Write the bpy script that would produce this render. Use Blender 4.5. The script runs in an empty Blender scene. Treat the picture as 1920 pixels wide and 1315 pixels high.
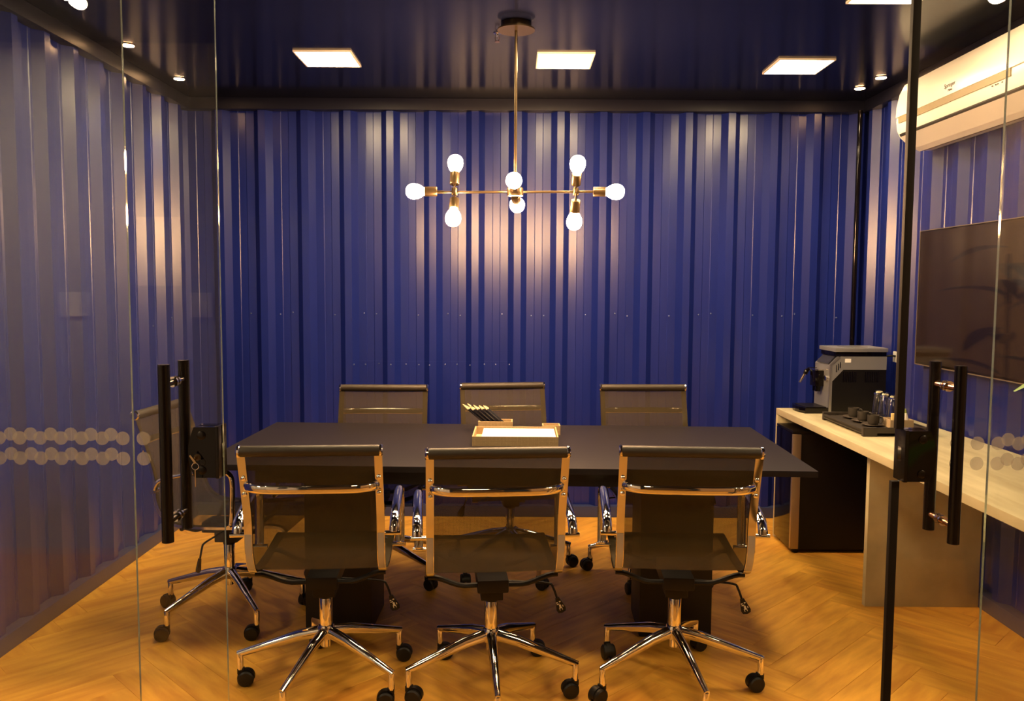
import bpy, bmesh, math, random
from mathutils import Vector, Matrix
random.seed(7)
sc = bpy.context.scene
PI = math.pi
def R(a): return math.radians(a)

# ---------------------------------------------------------------- camera
F_PX = 1560.0
cam_d = bpy.data.cameras.new('camera'); cam = bpy.data.objects.new('camera', cam_d)
sc.collection.objects.link(cam); sc.camera = cam
cam_d.sensor_width = 36.0; cam_d.lens = F_PX / 1920.0 * 36.0; cam_d.clip_start = 0.02
cam.location = (0, 0, 1.45)
pitch = math.atan(117.5 / F_PX)
cam.rotation_euler = (Matrix.Rotation(PI / 2 - pitch, 4, 'X') @ Matrix.Rotation(R(0.33), 4, 'Z')).to_euler()
# ---------------------------------------------------------------- world, exposure
w = bpy.data.worlds.new('world'); sc.world = w; w.use_nodes = True
w.node_tree.nodes['Background'].inputs[0].default_value = (1.0, 0.75, 0.5, 1)
w.node_tree.nodes['Background'].inputs[1].default_value = 0.02
sc.view_settings.view_transform = 'Standard'; sc.view_settings.look = 'None'
sc.view_settings.exposure = 0.0; sc.view_settings.gamma = 1.0
sc.view_settings.use_curve_mapping = False
try:
    sc.cycles.use_denoising = True
    sc.cycles.max_bounces = 10; sc.cycles.transparent_max_bounces = 24
    sc.cycles.glossy_bounces = 6; sc.cycles.diffuse_bounces = 4
    sc.cycles.sample_clamp_indirect = 6.0
except Exception: pass
WARM = (1.0, 0.74, 0.42); BULB = (1.0, 0.56, 0.26)
PANEL_E = 84.0; BULB_E = 460.0; HALL_E = 160.0

# ---------------------------------------------------------------- materials
def mat(name, col=(0.5, 0.5, 0.5), rough=0.5, metal=0.0, spec=0.5, coat=0.0, emit=None, estr=0.0, bump=None):
    m = bpy.data.materials.new(name); m.use_nodes = True
    b = m.node_tree.nodes['Principled BSDF']
    b.inputs['Base Color'].default_value = (*col, 1); b.inputs['Roughness'].default_value = rough
    b.inputs['Metallic'].default_value = metal; b.inputs['Specular IOR Level'].default_value = spec
    b.inputs['Coat Weight'].default_value = coat
    if emit:
        b.inputs['Emission Color'].default_value = (*emit, 1); b.inputs['Emission Strength'].default_value = estr
    if bump:
        nt = m.node_tree; tc = nt.nodes.new('ShaderNodeTexCoord'); mp = nt.nodes.new('ShaderNodeMapping')
        mp.inputs['Scale'].default_value = bump[0]
        n = nt.nodes.new('ShaderNodeTexNoise'); n.inputs['Scale'].default_value = bump[1]; n.inputs['Detail'].default_value = 4
        bp = nt.nodes.new('ShaderNodeBump'); bp.inputs['Strength'].default_value = bump[2]; bp.inputs['Distance'].default_value = bump[3]
        nt.links.new(tc.outputs['Object'], mp.inputs[0]); nt.links.new(mp.outputs[0], n.inputs['Vector'])
        nt.links.new(n.outputs[0], bp.inputs['Height']); nt.links.new(bp.outputs[0], b.inputs['Normal'])
    return m
def vary(m, c1, c2, scale=(1, 1, 1), ns=6.0, detail=6.0, lo=0.3, hi=0.7, obj_random=0.0):
    """noise mix between two colours in object space"""
    nt = m.node_tree; b = nt.nodes['Principled BSDF']
    tc = nt.nodes.new('ShaderNodeTexCoord'); mp = nt.nodes.new('ShaderNodeMapping'); mp.inputs['Scale'].default_value = scale
    n = nt.nodes.new('ShaderNodeTexNoise'); n.inputs['Scale'].default_value = ns; n.inputs['Detail'].default_value = detail
    r = nt.nodes.new('ShaderNodeValToRGB')
    r.color_ramp.elements[0].position = lo; r.color_ramp.elements[0].color = (*c1, 1)
    r.color_ramp.elements[1].position = hi; r.color_ramp.elements[1].color = (*c2, 1)
    nt.links.new(tc.outputs['Object'], mp.inputs[0]); nt.links.new(mp.outputs[0], n.inputs['Vector'])
    nt.links.new(n.outputs[0], r.inputs[0])
    if obj_random:
        oi = nt.nodes.new('ShaderNodeObjectInfo'); mr = nt.nodes.new('ShaderNodeMapRange')
        mr.inputs[3].default_value = 1 - obj_random; mr.inputs[4].default_value = 1 + obj_random
        nt.links.new(oi.outputs['Random'], mr.inputs[0])
        add = nt.nodes.new('ShaderNodeVectorMath'); add.operation = 'ADD'
        sca = nt.nodes.new('ShaderNodeMath'); sca.operation = 'MULTIPLY'; sca.inputs[1].default_value = 37.0
        nt.links.new(oi.outputs['Random'], sca.inputs[0]); nt.links.new(mp.outputs[0], add.inputs[0]); nt.links.new(sca.outputs[0], add.inputs[1])
        nt.links.new(add.outputs[0], n.inputs['Vector'])
        mx = nt.nodes.new('ShaderNodeMix'); mx.data_type = 'RGBA'; mx.blend_type = 'MULTIPLY'; mx.inputs[0].default_value = 1.0
        nt.links.new(r.outputs[0], mx.inputs[6]); nt.links.new(mr.outputs[0], mx.inputs[7])
        nt.links.new(mx.outputs[2], b.inputs['Base Color'])
    else:
        nt.links.new(r.outputs[0], b.inputs['Base Color'])
    return m

blue = mat('blue_painted_steel', (0.02, 0.035, 0.17), 0.29, 0, 0.62, bump=((1, 1, 0.15), 9.0, 0.25, 0.004))
vary(blue, (0.0055, 0.0135, 0.140), (0.008, 0.018, 0.175), (1, 1, 0.3), 2.5)
navy_trim = mat('navy_trim', (0.007, 0.008, 0.020), 0.42, 0, 0.35)
navy_base = mat('navy_baseboard', (0.035, 0.045, 0.12), 0.4)
ceil_m = mat('navy_gloss_ceiling', (0.004, 0.005, 0.014), 0.17, 0, 0.17, bump=((1, 1, 1), 3.0, 0.12, 0.004))
wood = mat('oak_plank', (0.3, 0.15, 0.05), 0.42, 0, 0.4)
vary(wood, (0.58, 0.245, 0.028), (0.90, 0.48, 0.066), (1.6, 9, 6), 2.4, 7.0, 0.28, 0.72, 0.05)
hall_wood_shaded = mat('hall_floor_shaded', (0.42, 0.20, 0.035), 0.45)  # same plank floor, colour darkened to stand in for the dimmer hall
grout = mat('joint', (0.06, 0.03, 0.012), 0.8)
plaster = mat('pale_plaster', (0.42, 0.41, 0.42), 0.8, bump=((1, 1, 1), 30, 0.2, 0.003))
beige = mat('beige_wood_panel', (0.27, 0.165, 0.08), 0.6)
hall_dark = mat('dark_hall_ceiling', (0.02, 0.016, 0.014), 0.6)
chrome = mat('chrome', (0.86, 0.83, 0.78), 0.06, 1.0)
brushed = mat('brushed_steel', (0.42, 0.41, 0.40), 0.34, 0.85)
silver = mat('silver_plastic', (0.30, 0.30, 0.31), 0.35, 0.5)
champagne = mat('champagne_handle', (0.42, 0.33, 0.24), 0.35, 0.8)
black = mat('black_plastic', (0.004, 0.003, 0.003), 0.42, 0, 0.3)
gloss_black = mat('gloss_black', (0.003, 0.002, 0.002), 0.08, 0, 0.35)
door_black = mat('dark_bronze_metal', (0.004, 0.0025, 0.002), 0.24, 0.0, 0.35)
profile_m = mat('black_rubber_profile', (0.006, 0.0035, 0.002), 0.6, 0.0, 0.2)
rubber = mat('caster_black', (0.007, 0.0055, 0.004), 0.45, 0, 0.4)
film = mat('grey_film', (0.42, 0.40, 0.37), 0.25, 0.35)
table_m = mat('dark_laminate', (0.012, 0.0085, 0.010), 0.52, 0, 0.26, bump=((1, 1, 1), 90, 0.12, 0.001))
edge_m = mat('table_edge', (0.007, 0.005, 0.005), 0.4, 0, 0.3)
counter_m = mat('pale_wood_laminate', (0.55, 0.45, 0.28), 0.45)
vary(counter_m, (0.42, 0.36, 0.215), (0.62, 0.56, 0.36), (7, 1.0, 2), 2.6, 7, 0.3, 0.7)
leg_m = mat('stone_laminate', (0.40, 0.33, 0.23), 0.5)
vary(leg_m, (0.42, 0.37, 0.22), (0.60, 0.55, 0.34), (1, 1, 1), 5.0, 8, 0.3, 0.7)
ac_white = mat('white_plastic', (0.80, 0.76, 0.68), 0.28)
ac_grey = mat('grey_band', (0.30, 0.24, 0.14), 0.5)
paper_m = mat('white_paper', (0.90, 0.89, 0.87), 0.7)
pencil_tip = mat('pale_cedar', (0.75, 0.58, 0.34), 0.6)
pencil_m = mat('black_lacquer', (0.008, 0.008, 0.014), 0.25)
stoneware = mat('dark_stoneware', (0.040, 0.034, 0.026), 0.5)
saucer_m = mat('brown_stoneware', (0.055, 0.040, 0.026), 0.5)
tray_m = mat('dark_stained_wood', (0.030, 0.023, 0.017), 0.5)
box_wood = mat('light_box_wood', (0.42, 0.31, 0.18), 0.55)
sachet_m = mat('cream_sachet', (0.75, 0.58, 0.25), 0.5)
red_ink = mat('red_ink', (0.5, 0.06, 0.03), 0.6)
grey_ink = mat('grey_ink', (0.03, 0.03, 0.03), 0.6)
white_ink = mat('white_ink', (0.6, 0.55, 0.42), 0.6)
brass = mat('antique_brass', (0.12, 0.085, 0.045), 0.3, 0.85)
copper = mat('copper', (0.75, 0.42, 0.25), 0.2, 1.0)
steel_key = mat('brass_key', (0.6, 0.42, 0.22), 0.22, 1.0)
leaf_m = mat('leaf', (0.22, 0.42, 0.03), 0.45)
dark_leaf = mat('dark_leaf', (0.006, 0.014, 0.005), 0.5, 0, 0.3)
stem_m = mat('stem', (0.05, 0.035, 0.02), 0.7)
pot_m = mat('pot', (0.08, 0.07, 0.06), 0.6)
screen_m = mat('tv_screen', (0.010, 0.006, 0.005), 0.10, 0, 0.5)
display_m = mat('display', (0.03, 0.03, 0.04), 0.12)
yellow_m = mat('yellow_paint', (0.7, 0.55, 0.08), 0.5)
green_m = mat('green_cap', (0.25, 0.30, 0.08), 0.5)
def emis(name, col, s):
    m = mat(name, (0.8, 0.8, 0.8), 0.5, emit=col, estr=s); return m
panel_e = emis('led_diffuser', WARM, PANEL_E)
bulb_e = emis('bulb_glow', BULB, BULB_E)
dl_e = emis('downlight_glow', BULB, 120.0)
hall_e = emis('hall_fill_glow', WARM, HALL_E); hall_mid = emis('dim_hall_fill_glow', WARM, HALL_E * 0.16)  # emission of the added, unseen hall panels
spot_e = emis('spot_lens_glow', WARM, 420.0)

# linen: woven texture
def woven(name, c1, c2, freq, rough=0.7):
    m = mat(name, c1, rough); nt = m.node_tree; b = nt.nodes['Principled BSDF']
    tc = nt.nodes.new('ShaderNodeTexCoord'); ch = nt.nodes.new('ShaderNodeTexBrick')
    ch.inputs['Color1'].default_value = (*c1, 1); ch.inputs['Color2'].default_value = (*[c * 0.85 for c in c1], 1)
    ch.inputs['Mortar'].default_value = (*c2, 1); ch.inputs['Scale'].default_value = freq
    ch.inputs['Mortar Size'].default_value = 0.03; ch.offset = 0; ch.inputs['Brick Width'].default_value = 0.25; ch.inputs['Row Height'].default_value = 0.25
    mp = nt.nodes.new('ShaderNodeMapping'); mp.inputs['Rotation'].default_value = (PI / 2, 0, 0)
    nt.links.new(tc.outputs['Object'], mp.inputs[0]); nt.links.new(mp.outputs[0], ch.inputs['Vector']); nt.links.new(ch.outputs[0], b.inputs['Base Color'])
    return m
linen = woven('linen_box', (0.50, 0.36, 0.19), (0.22, 0.14, 0.06), 60.0)
linen_in = mat('box_lining', (0.50, 0.40, 0.26), 0.6)

# chair mesh: see-through woven nylon
def mesh_fabric():
    m = bpy.data.materials.new('mesh_fabric'); m.use_nodes = True; nt = m.node_tree
    b = nt.nodes['Principled BSDF']; out = nt.nodes['Material Output']
    b.inputs['Base Color'].default_value = (0.040, 0.027, 0.007, 1); b.inputs['Roughness'].default_value = 0.6
    b.inputs['Specular IOR Level'].default_value = 0.3
    tr = nt.nodes.new('ShaderNodeBsdfTransparent'); mix = nt.nodes.new('ShaderNodeMixShader')
    tc = nt.nodes.new('ShaderNodeTexCoord'); wv = nt.nodes.new('ShaderNodeTexWave'); wv.bands_direction = 'X'
    wv.inputs['Scale'].default_value = 110.0
    wz = nt.nodes.new('ShaderNodeTexWave'); wz.bands_direction = 'Z'; wz.inputs['Scale'].default_value = 110.0
    ad = nt.nodes.new('ShaderNodeMath'); ad.operation = 'ADD'
    mr = nt.nodes.new('ShaderNodeMapRange'); mr.inputs[1].default_value = 0; mr.inputs[2].default_value = 2
    mr.inputs[3].default_value = 0.38; mr.inputs[4].default_value = 0.70
    nt.links.new(tc.outputs['Object'], wv.inputs[0]); nt.links.new(tc.outputs['Object'], wz.inputs[0])
    nt.links.new(wv.outputs['Fac'], ad.inputs[0]); nt.links.new(wz.outputs['Fac'], ad.inputs[1]); nt.links.new(ad.outputs[0], mr.inputs[0])
    nt.links.new(mr.outputs[0], mix.inputs[0]); nt.links.new(tr.outputs[0], mix.inputs[1]); nt.links.new(b.outputs[0], mix.inputs[2])
    nt.links.new(mix.outputs[0], out.inputs[0]); return m
fabric = mesh_fabric()
fabric_solid = mat('mesh_roll', (0.026, 0.018, 0.009), 0.5, bump=((1, 1, 1), 450, 0.5, 0.001))

# architectural glass: clear pane, reflection by Schlick fresnel
def glass_mat(name='clear_glass', tint=(0.97, 0.975, 0.97), f0=0.040):
    m = bpy.data.materials.new(name); m.use_nodes = True; nt = m.node_tree
    nt.nodes.remove(nt.nodes['Principled BSDF']); out = nt.nodes['Material Output']
    tr = nt.nodes.new('ShaderNodeBsdfTransparent'); tr.inputs[0].default_value = (*tint, 1)
    gl = nt.nodes.new('ShaderNodeBsdfGlossy'); gl.inputs['Roughness'].default_value = 0.0
    lw = nt.nodes.new('ShaderNodeLayerWeight'); lw.inputs[0].default_value = 0.5
    pw = nt.nodes.new('ShaderNodeMath'); pw.operation = 'POWER'; pw.inputs[1].default_value = 5.0
    mr = nt.nodes.new('ShaderNodeMapRange'); mr.inputs[3].default_value = f0; mr.inputs[4].default_value = 1.0
    mix = nt.nodes.new('ShaderNodeMixShader')
    nt.links.new(lw.outputs['Facing'], pw.inputs[0]); nt.links.new(pw.outputs[0], mr.inputs[0])
    nt.links.new(mr.outputs[0], mix.inputs[0]); nt.links.new(tr.outputs[0], mix.inputs[1]); nt.links.new(gl.outputs[0], mix.inputs[2])
    nt.links.new(mix.outputs[0], out.inputs[0]); return m
glass = glass_mat()
tumbler_glass = mat('drinking_glass', (1, 1, 1), 0.02); tumbler_glass.node_tree.nodes['Principled BSDF'].inputs['Transmission Weight'].default_value = 1.0
glass_edge = mat('glass_edge', (0.32, 0.40, 0.30), 0.08, 0, 0.8)
glass_edge.node_tree.nodes['Principled BSDF'].inputs['Transmission Weight'].default_value = 0.6
def frost_mat():
    m = bpy.data.materials.new('frosted_film'); m.use_nodes = True; nt = m.node_tree
    b = nt.nodes['Principled BSDF']; out = nt.nodes['Material Output']
    b.inputs['Base Color'].default_value = (0.30, 0.26, 0.22, 1); b.inputs['Roughness'].default_value = 0.5
    b.inputs['Transmission Weight'].default_value = 0.0
    tl = nt.nodes.new('ShaderNodeBsdfTranslucent'); tl.inputs[0].default_value = (0.34, 0.31, 0.27, 1)
    ad = nt.nodes.new('ShaderNodeMixShader'); ad.inputs[0].default_value = 0.6
    nt.links.new(b.outputs[0], ad.inputs[1]); nt.links.new(tl.outputs[0], ad.inputs[2])
    tr = nt.nodes.new('ShaderNodeBsdfTransparent'); mix = nt.nodes.new('ShaderNodeMixShader'); mix.inputs[0].default_value = 0.36
    nt.links.new(tr.outputs[0], mix.inputs[1]); nt.links.new(ad.outputs[0], mix.inputs[2]); nt.links.new(mix.outputs[0], out.inputs[0])
    return m
frost = frost_mat()

# ---------------------------------------------------------------- mesh helpers
class MB:
    def __init__(s): s.v = []; s.f = []; s.m = []
    def add(s, vs, fs, mi=0):
        o = len(s.v); s.v += [tuple(p) for p in vs]
        for f in fs: s.f.append([i + o for i in f]); s.m.append(mi)
        return s
    def box(s, x0, x1, y0, y1, z0, z1, mi=0, bev=0.0):
        if bev <= 0:
            vs = [(x, y, z) for z in (z0, z1) for y in (y0, y1) for x in (x0, x1)]
            return s.add(vs, [(0, 2, 3, 1), (4, 5, 7, 6), (0, 1, 5, 4), (2, 6, 7, 3), (0, 4, 6, 2), (1, 3, 7, 5)], mi)
        bm = bmesh.new(); bmesh.ops.create_cube(bm, size=1)
        bmesh.ops.scale(bm, vec=(x1 - x0, y1 - y0, z1 - z0), verts=bm.verts)
        bmesh.ops.translate(bm, vec=((x0 + x1) / 2, (y0 + y1) / 2, (z0 + z1) / 2), verts=bm.verts)
        bmesh.ops.bevel(bm, geom=bm.edges[:], offset=bev, segments=2, profile=0.7, affect='EDGES')
        bm.verts.index_update()
        s.add([v.co[:] for v in bm.verts], [[v.index for v in f.verts] for f in bm.faces], mi); bm.free(); return s
    def tube(s, pts, r, n=10, mi=0, sx=1.0, sy=1.0, up=(0, 0, 1), caps=True):
        """sweep an elliptical section along points; r a number or a list"""
        pts = [Vector(p) for p in pts]; N = len(pts); rs = r if isinstance(r, (list, tuple)) else [r] * N
        vs = []; prev = None
        for i, p in enumerate(pts):
            t = (pts[min(i + 1, N - 1)] - pts[max(i - 1, 0)]).normalized()
            if prev is None:
                u = Vector(up); u = u - t * u.dot(t)
                if u.length < 1e-4: u = Vector((1, 0, 0)); u = u - t * u.dot(t)
            else: u = prev - t * prev.dot(t)
            u.normalize(); prev = u; q = t.cross(u)
            for k in range(n):
                a = 2 * PI * k / n
                vs.append(p + u * (math.cos(a) * rs[i] * sy) + q * (math.sin(a) * rs[i] * sx))
        fs = [(i * n + k, i * n + (k + 1) % n, (i + 1) * n + (k + 1) % n, (i + 1) * n + k) for i in range(N - 1) for k in range(n)]
        if caps: fs += [list(range(n))[::-1], [(N - 1) * n + k for k in range(n)]]
        return s.add(vs, fs, mi)
    def lathe(s, prof, n=24, c=(0, 0, 0), axis='Z', mi=0):
        """prof list of (r, h) around an axis through c"""
        vs = []; N = len(prof); cx, cy, cz = c
        for r, h in prof:
            for k in range(n):
                a = 2 * PI * k / n; x, y = math.cos(a) * r, math.sin(a) * r
                vs.append({'Z': (cx + x, cy + y, cz + h), 'X': (cx + h, cy + x, cz + y), 'Y': (cx + y, cy + h, cz + x)}[axis])
        fs = [(i * n + k, i * n + (k + 1) % n, (i + 1) * n + (k + 1) % n, (i + 1) * n + k) for i in range(N - 1) for k in range(n)]
        if prof[0][0] > 1e-6: fs.append(list(range(n))[::-1])
        if prof[-1][0] > 1e-6: fs.append([(N - 1) * n + k for k in range(n)])
        return s.add(vs, fs, mi)
    def prism(s, poly, a, b, axis='Y', mi=0):
        """extrude a closed 2D polygon; axis Y: poly=(x,z); X: poly=(y,z); Z: poly=(x,y)"""
        n = len(poly)
        def P(p, t): return {'Y': (p[0], t, p[1]), 'X': (t, p[0], p[1]), 'Z': (p[0], p[1], t)}[axis]
        vs = [P(p, a) for p in poly] + [P(p, b) for p in poly]
        fs = [(i, (i + 1) % n, (i + 1) % n + n, i + n) for i in range(n)] + [list(range(n))[::-1], list(range(n, 2 * n))]
        return s.add(vs, fs, mi)
    def mesh(s, name, mats, smooth=35):
        me = bpy.data.meshes.new(name); me.from_pydata(s.v, [], s.f)
        for m in (mats if isinstance(mats, (list, tuple)) else [mats]): me.materials.append(m)
        me.polygons.foreach_set('material_index', s.m)
        bm = bmesh.new(); bm.from_mesh(me); bmesh.ops.remove_doubles(bm, verts=bm.verts, dist=1e-6)
        bmesh.ops.recalc_face_normals(bm, faces=bm.faces); bm.to_mesh(me); bm.free()
        if smooth:
            me.polygons.foreach_set('use_smooth', [True] * len(me.polygons))
            me.set_sharp_from_angle(angle=R(smooth))
        me.update(); return me
    def build(s, name, mats, parent=None, loc=(0, 0, 0), rot=(0, 0, 0), smooth=35):
        o = bpy.data.objects.new(name, s.mesh(name, mats, smooth)); sc.collection.objects.link(o)
        o.parent = parent; o.location = loc; o.rotation_euler = rot; return o

def tag(o, label, cat, group=None):
    o['label'] = label; o['category'] = cat
    if group: o['group'] = group
    return o
def thing(name, label, cat, loc=(0, 0, 0), rz=0.0, group=None):
    o = bpy.data.objects.new(name, None); sc.collection.objects.link(o); o.empty_display_size = 0.05
    o.location = loc; o.rotation_euler = (0, 0, rz); return tag(o, label, cat, group)
def struct(o): o['kind'] = 'structure'; return o
def kids(o): return [c for c in bpy.data.objects if c.parent == o]
def copy_tree(o, parent=None):
    c = o.copy(); sc.collection.objects.link(c); c.parent = parent
    for ch in o_children[o.name]: copy_tree(ch, c)
    return c
o_children = {}
def index_children(root):
    stack = [root]
    while stack:
        o = stack.pop(); ch = kids(o); o_children[o.name] = ch; stack += ch
def spline(pts, n=6):
    """Catmull-Rom through points"""
    P = [Vector(p) for p in pts]; P = [P[0] * 2 - P[1]] + P + [P[-1] * 2 - P[-2]]; out = []
    for i in range(1, len(P) - 2):
        for k in range(n):
            t = k / n; a, b, c, d = P[i - 1:i + 3]
            out.append(0.5 * ((2 * b) + (c - a) * t + (2 * a - 5 * b + 4 * c - d) * t * t + (3 * b - a - 3 * c + d) * t ** 3))
    out.append(P[-2]); return out
def text(name, body, size, m, parent, loc, rot, ext=0.0004):
    cu = bpy.data.curves.new(name, 'FONT'); cu.body = body; cu.size = size; cu.extrude = ext; cu.align_x = 'CENTER'; cu.align_y = 'CENTER'
    to = bpy.data.objects.new(name + '_c', cu); sc.collection.objects.link(to)
    dg = bpy.context.evaluated_depsgraph_get(); me = bpy.data.meshes.new_from_object(to.evaluated_get(dg))
    bpy.data.objects.remove(to); me.name = name; me.materials.clear(); me.materials.append(m)
    o = bpy.data.objects.new(name, me); sc.collection.objects.link(o); o.parent = parent; o.location = loc; o.rotation_euler = rot; return o

# ================================================================ SETTING
XL, XR, YB, ZC, YG = -2.04, 2.20, 5.24, 2.60, 2.10      # recessed wall planes, ceiling, glass front
RID = 0.040
PER = 0.263
def profile(length, phase, PER=0.263):
    """(s, d) points of the trapezoidal sheet: wide pan with two shallow creases, narrow raised ridge"""
    pts = []; k = math.floor(-phase / PER) - 1
    while True:
        c = phase + k * PER      # ridge centre
        if c - 0.2 > length: break
        pts += [(c - 0.058, 0.0), (c - 0.022, RID), (c + 0.022, RID), (c + 0.058, 0.0),
                (c + 0.106, 0.0030), (c + 0.110, 0.0), (c + 0.153, 0.0), (c + 0.157, 0.0030)]
        k += 1
    out = []
    for i in range(len(pts) - 1):
        (s0, d0), (s1, d1) = pts[i], pts[i + 1]
        if s1 <= 0 or s0 >= length: continue
        if not out:
            t = max(0, (0 - s0) / (s1 - s0)); out.append((max(s0, 0), d0 + (d1 - d0) * t))
        if s1 > length: out.append((length, d0 + (d1 - d0) * (length - s0) / (s1 - s0))); break
        out.append((s1, d1))
    return out
def sheet(name, pts, z0, z1, thick, m, parent=None, rows=1):
    """pts: list of ((x,y) front, (x,y) back)"""
    mb = MB(); n = len(pts)
    vs = [(f[0], f[1], z0 + (z1 - z0) * r / rows) for r in range(rows + 1) for f, b in pts] 
    fs = [(r * n + i, r * n + i + 1, (r + 1) * n + i + 1, (r + 1) * n + i) for r in range(rows) for i in range(n - 1)]
    mb.add(vs, fs)
    vb = [(b[0], b[1], z) for z in (z0, z1) for f, b in pts]
    mb.add(vb, [(i, i + 1, n + i + 1, n + i) for i in range(n - 1)])
    return mb.build(name, m, parent, smooth=0)
# back wall: ridge nearest the middle is at X = 0.03
ph = (0.03 - XL) % PER
bp = [((XL + s, YB - d), (XL + s, YB + 0.05)) for s, d in profile(XR - XL, ph)]
wall_back = struct(sheet('wall_back', bp, 0, ZC, 0.05, blue))
ys = 1.95
phl = (3.42 - ys) % 0.236
lp = [((XL + d, ys + s), (XL - 0.05, ys + s)) for s, d in profile(YB - ys, phl, 0.236)]
wall_left = struct(sheet('wall_left', lp, 0, ZC, 0.05, blue))
phr = (4.87 - ys) % 0.25
rp = [((XR - d, ys + s), (XR + 0.05, ys + s)) for s, d in profile(YB - ys, phr, 0.25)]
wall_right = struct(sheet('wall_right', rp, 0, ZC, 0.05, blue))
# riveted repair sheet on the back wall
def follow(x0, x1, ph_, off):
    return [((XL + s, YB - d - off), (XL + s, YB - d - off + 0.0008)) for s, d in profile(XR - XL, ph_) if x0 <= XL + s <= x1]
pp = follow(-1.04, 0.07, ph, 0.0022)
mb = MB(); n = len(pp)
mb.add([(f[0], f[1], z) for z in (0.07, 0.985) for f, b in pp] + [(f[0], f[1] + 0.002, 0.985) for f, b in pp],
       [(i, i + 1, n + i + 1, n + i) for i in range(n - 1)] + [(n + i, n + i + 1, 2 * n + i + 1, 2 * n + i) for i in range(n - 1)])
patch = mb.build('repair_sheet', blue, wall_back, smooth=0)
# screws (tiny, joined)
def wall_d(x):
    pr = profile(XR - XL, ph); s = x - XL
    for (a, da), (b, db) in zip(pr, pr[1:]):
        if a <= s <= b: return da + (db - da) * (s - a) / (b - a + 1e-9)
    return 0
mb = MB(); sx = []
k = 0
for k in range(-8, 9):
    c = 0.03 + k * PER
    for off, z in ((-0.095, 1.285), (0.090, 1.285)):
        if -1.9 < c + off < 2.1 and (k % 2 == 0 or off < 0): sx.append((c + off, z + random.uniform(-.012, .012)))
for i in range(13): sx.append((-1.0 + i * 0.082 + random.uniform(-.01, .01), 0.965 + random.uniform(-.004, .004)))
for x, z in sx:
    mb.lathe([(0.0055, 0.0), (0.0045, -0.004), (0.0001, -0.0055)], 8, (x, YB - wall_d(x), z), 'Y')
scr = mb.build('screw', mat('screw_paint', (0.10, 0.13, 0.30), 0.25, 0.3), wall_back); scr['kind'] = 'stuff'
mb = MB()
for k in range(10):
    mb.lathe([(0.0055, 0.0), (0.0045, 0.004), (0.0001, 0.0055)], 8, (XL, 2.62 + k * PER, 1.25 + random.uniform(-.03, .03)), 'X')
scr2 = mb.build('screw', scr.data.materials[0], wall_left); scr2['kind'] = 'stuff'

# beam under the ceiling, baseboards
def beam(name, x0, x1, y0, y1, z0, z1, m): return struct(MB().box(x0, x1, y0, y1, z0, z1, 0, 0.004).build(name, m))
beam('trim_1', XL, XR, 5.17, 5.24, 2.53, 2.60, navy_trim)
beam('trim_2', XL, XL + 0.06, 2.2, 5.17, 2.53, 2.60, navy_trim)
beam('trim_3', XR - 0.06, XR, 2.2, 5.17, 2.53, 2.60, navy_trim)
beam('baseboard_back', XL, XR, 5.185, 5.24, 0, 0.07, navy_base)
beam('baseboard_left', XL, XL + 0.055, 2.2, 5.185, 0, 0.07, navy_base)
beam('baseboard_right', XR - 0.055, XR, 2.2, 5.185, 0, 0.07, navy_base)
struct(MB().box(XL - 0.05, XR + 0.05, 2.0, YB + 0.05, ZC, ZC + 0.05).build('ceiling', ceil_m, smooth=0))

# floor: herringbone planks
floor = struct(MB().box(-4.2, 4.2, -3.2, YB + 0.05, -0.06, -0.006).build('floor', grout, smooth=0))
Wp, n_ = 0.14, 5; Lp = Wp * n_
def clip(poly, x0, x1, y0, y1):
    for ax, lim, sg in ((0, x0, 1), (0, x1, -1), (1, y0, 1), (1, y1, -1)):
        out = []
        for i in range(len(poly)):
            a, b = poly[i], poly[(i + 1) % len(poly)]
            da, db = (a[ax] - lim) * sg, (b[ax] - lim) * sg
            if da >= 0: out.append(a)
            if (da >= 0) != (db >= 0):
                t = da / (da - db); out.append((a[0] + (b[0] - a[0]) * t, a[1] + (b[1] - a[1]) * t))
        poly = out
        if len(poly) < 3: return []
    return poly
def poly_area(p): return 0.5 * abs(sum(p[i][0] * p[(i + 1) % len(p)][1] - p[(i + 1) % len(p)][0] * p[i][1] for i in range(len(p))))
def plank_mesh(poly, ins=0.0009):
    c = (sum(p[0] for p in poly) / len(poly), sum(p[1] for p in poly) / len(poly)); m = len(poly)
    def sh(p, d):
        v = Vector((p[0] - c[0], p[1] - c[1])); return (p[0] - (d if v.x > 0 else -d if v.x < 0 else 0), p[1] - (d if v.y > 0 else -d))
    a = [sh(p, 0.0003) for p in poly]; b = [sh(p, ins) for p in poly]
    mb = MB(); mb.add([(x, y, -0.006) for x, y in a] + [(x, y, -0.0008) for x, y in a] + [(x, y, 0) for x, y in b],
        [(i, (i + 1) % m, m + (i + 1) % m, m + i) for i in range(m)] + [(m + i, m + (i + 1) % m, 2 * m + (i + 1) % m, 2 * m + i) for i in range(m)] + [list(range(2 * m, 3 * m))])
    return mb.mesh('plank', wood, 0)
full = plank_mesh([(-Lp / 2, -Wp / 2), (Lp / 2, -Wp / 2), (Lp / 2, Wp / 2), (-Lp / 2, Wp / 2)])
FX0, FX1, FY0, FY1 = XL, XR, 2.16, YB
A = R(45); ca, sa = math.cos(A), math.sin(A); cnt = 0
def place(x, y): return (0.1 + x * ca - y * sa, 3.6 + x * sa + y * ca)
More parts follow.
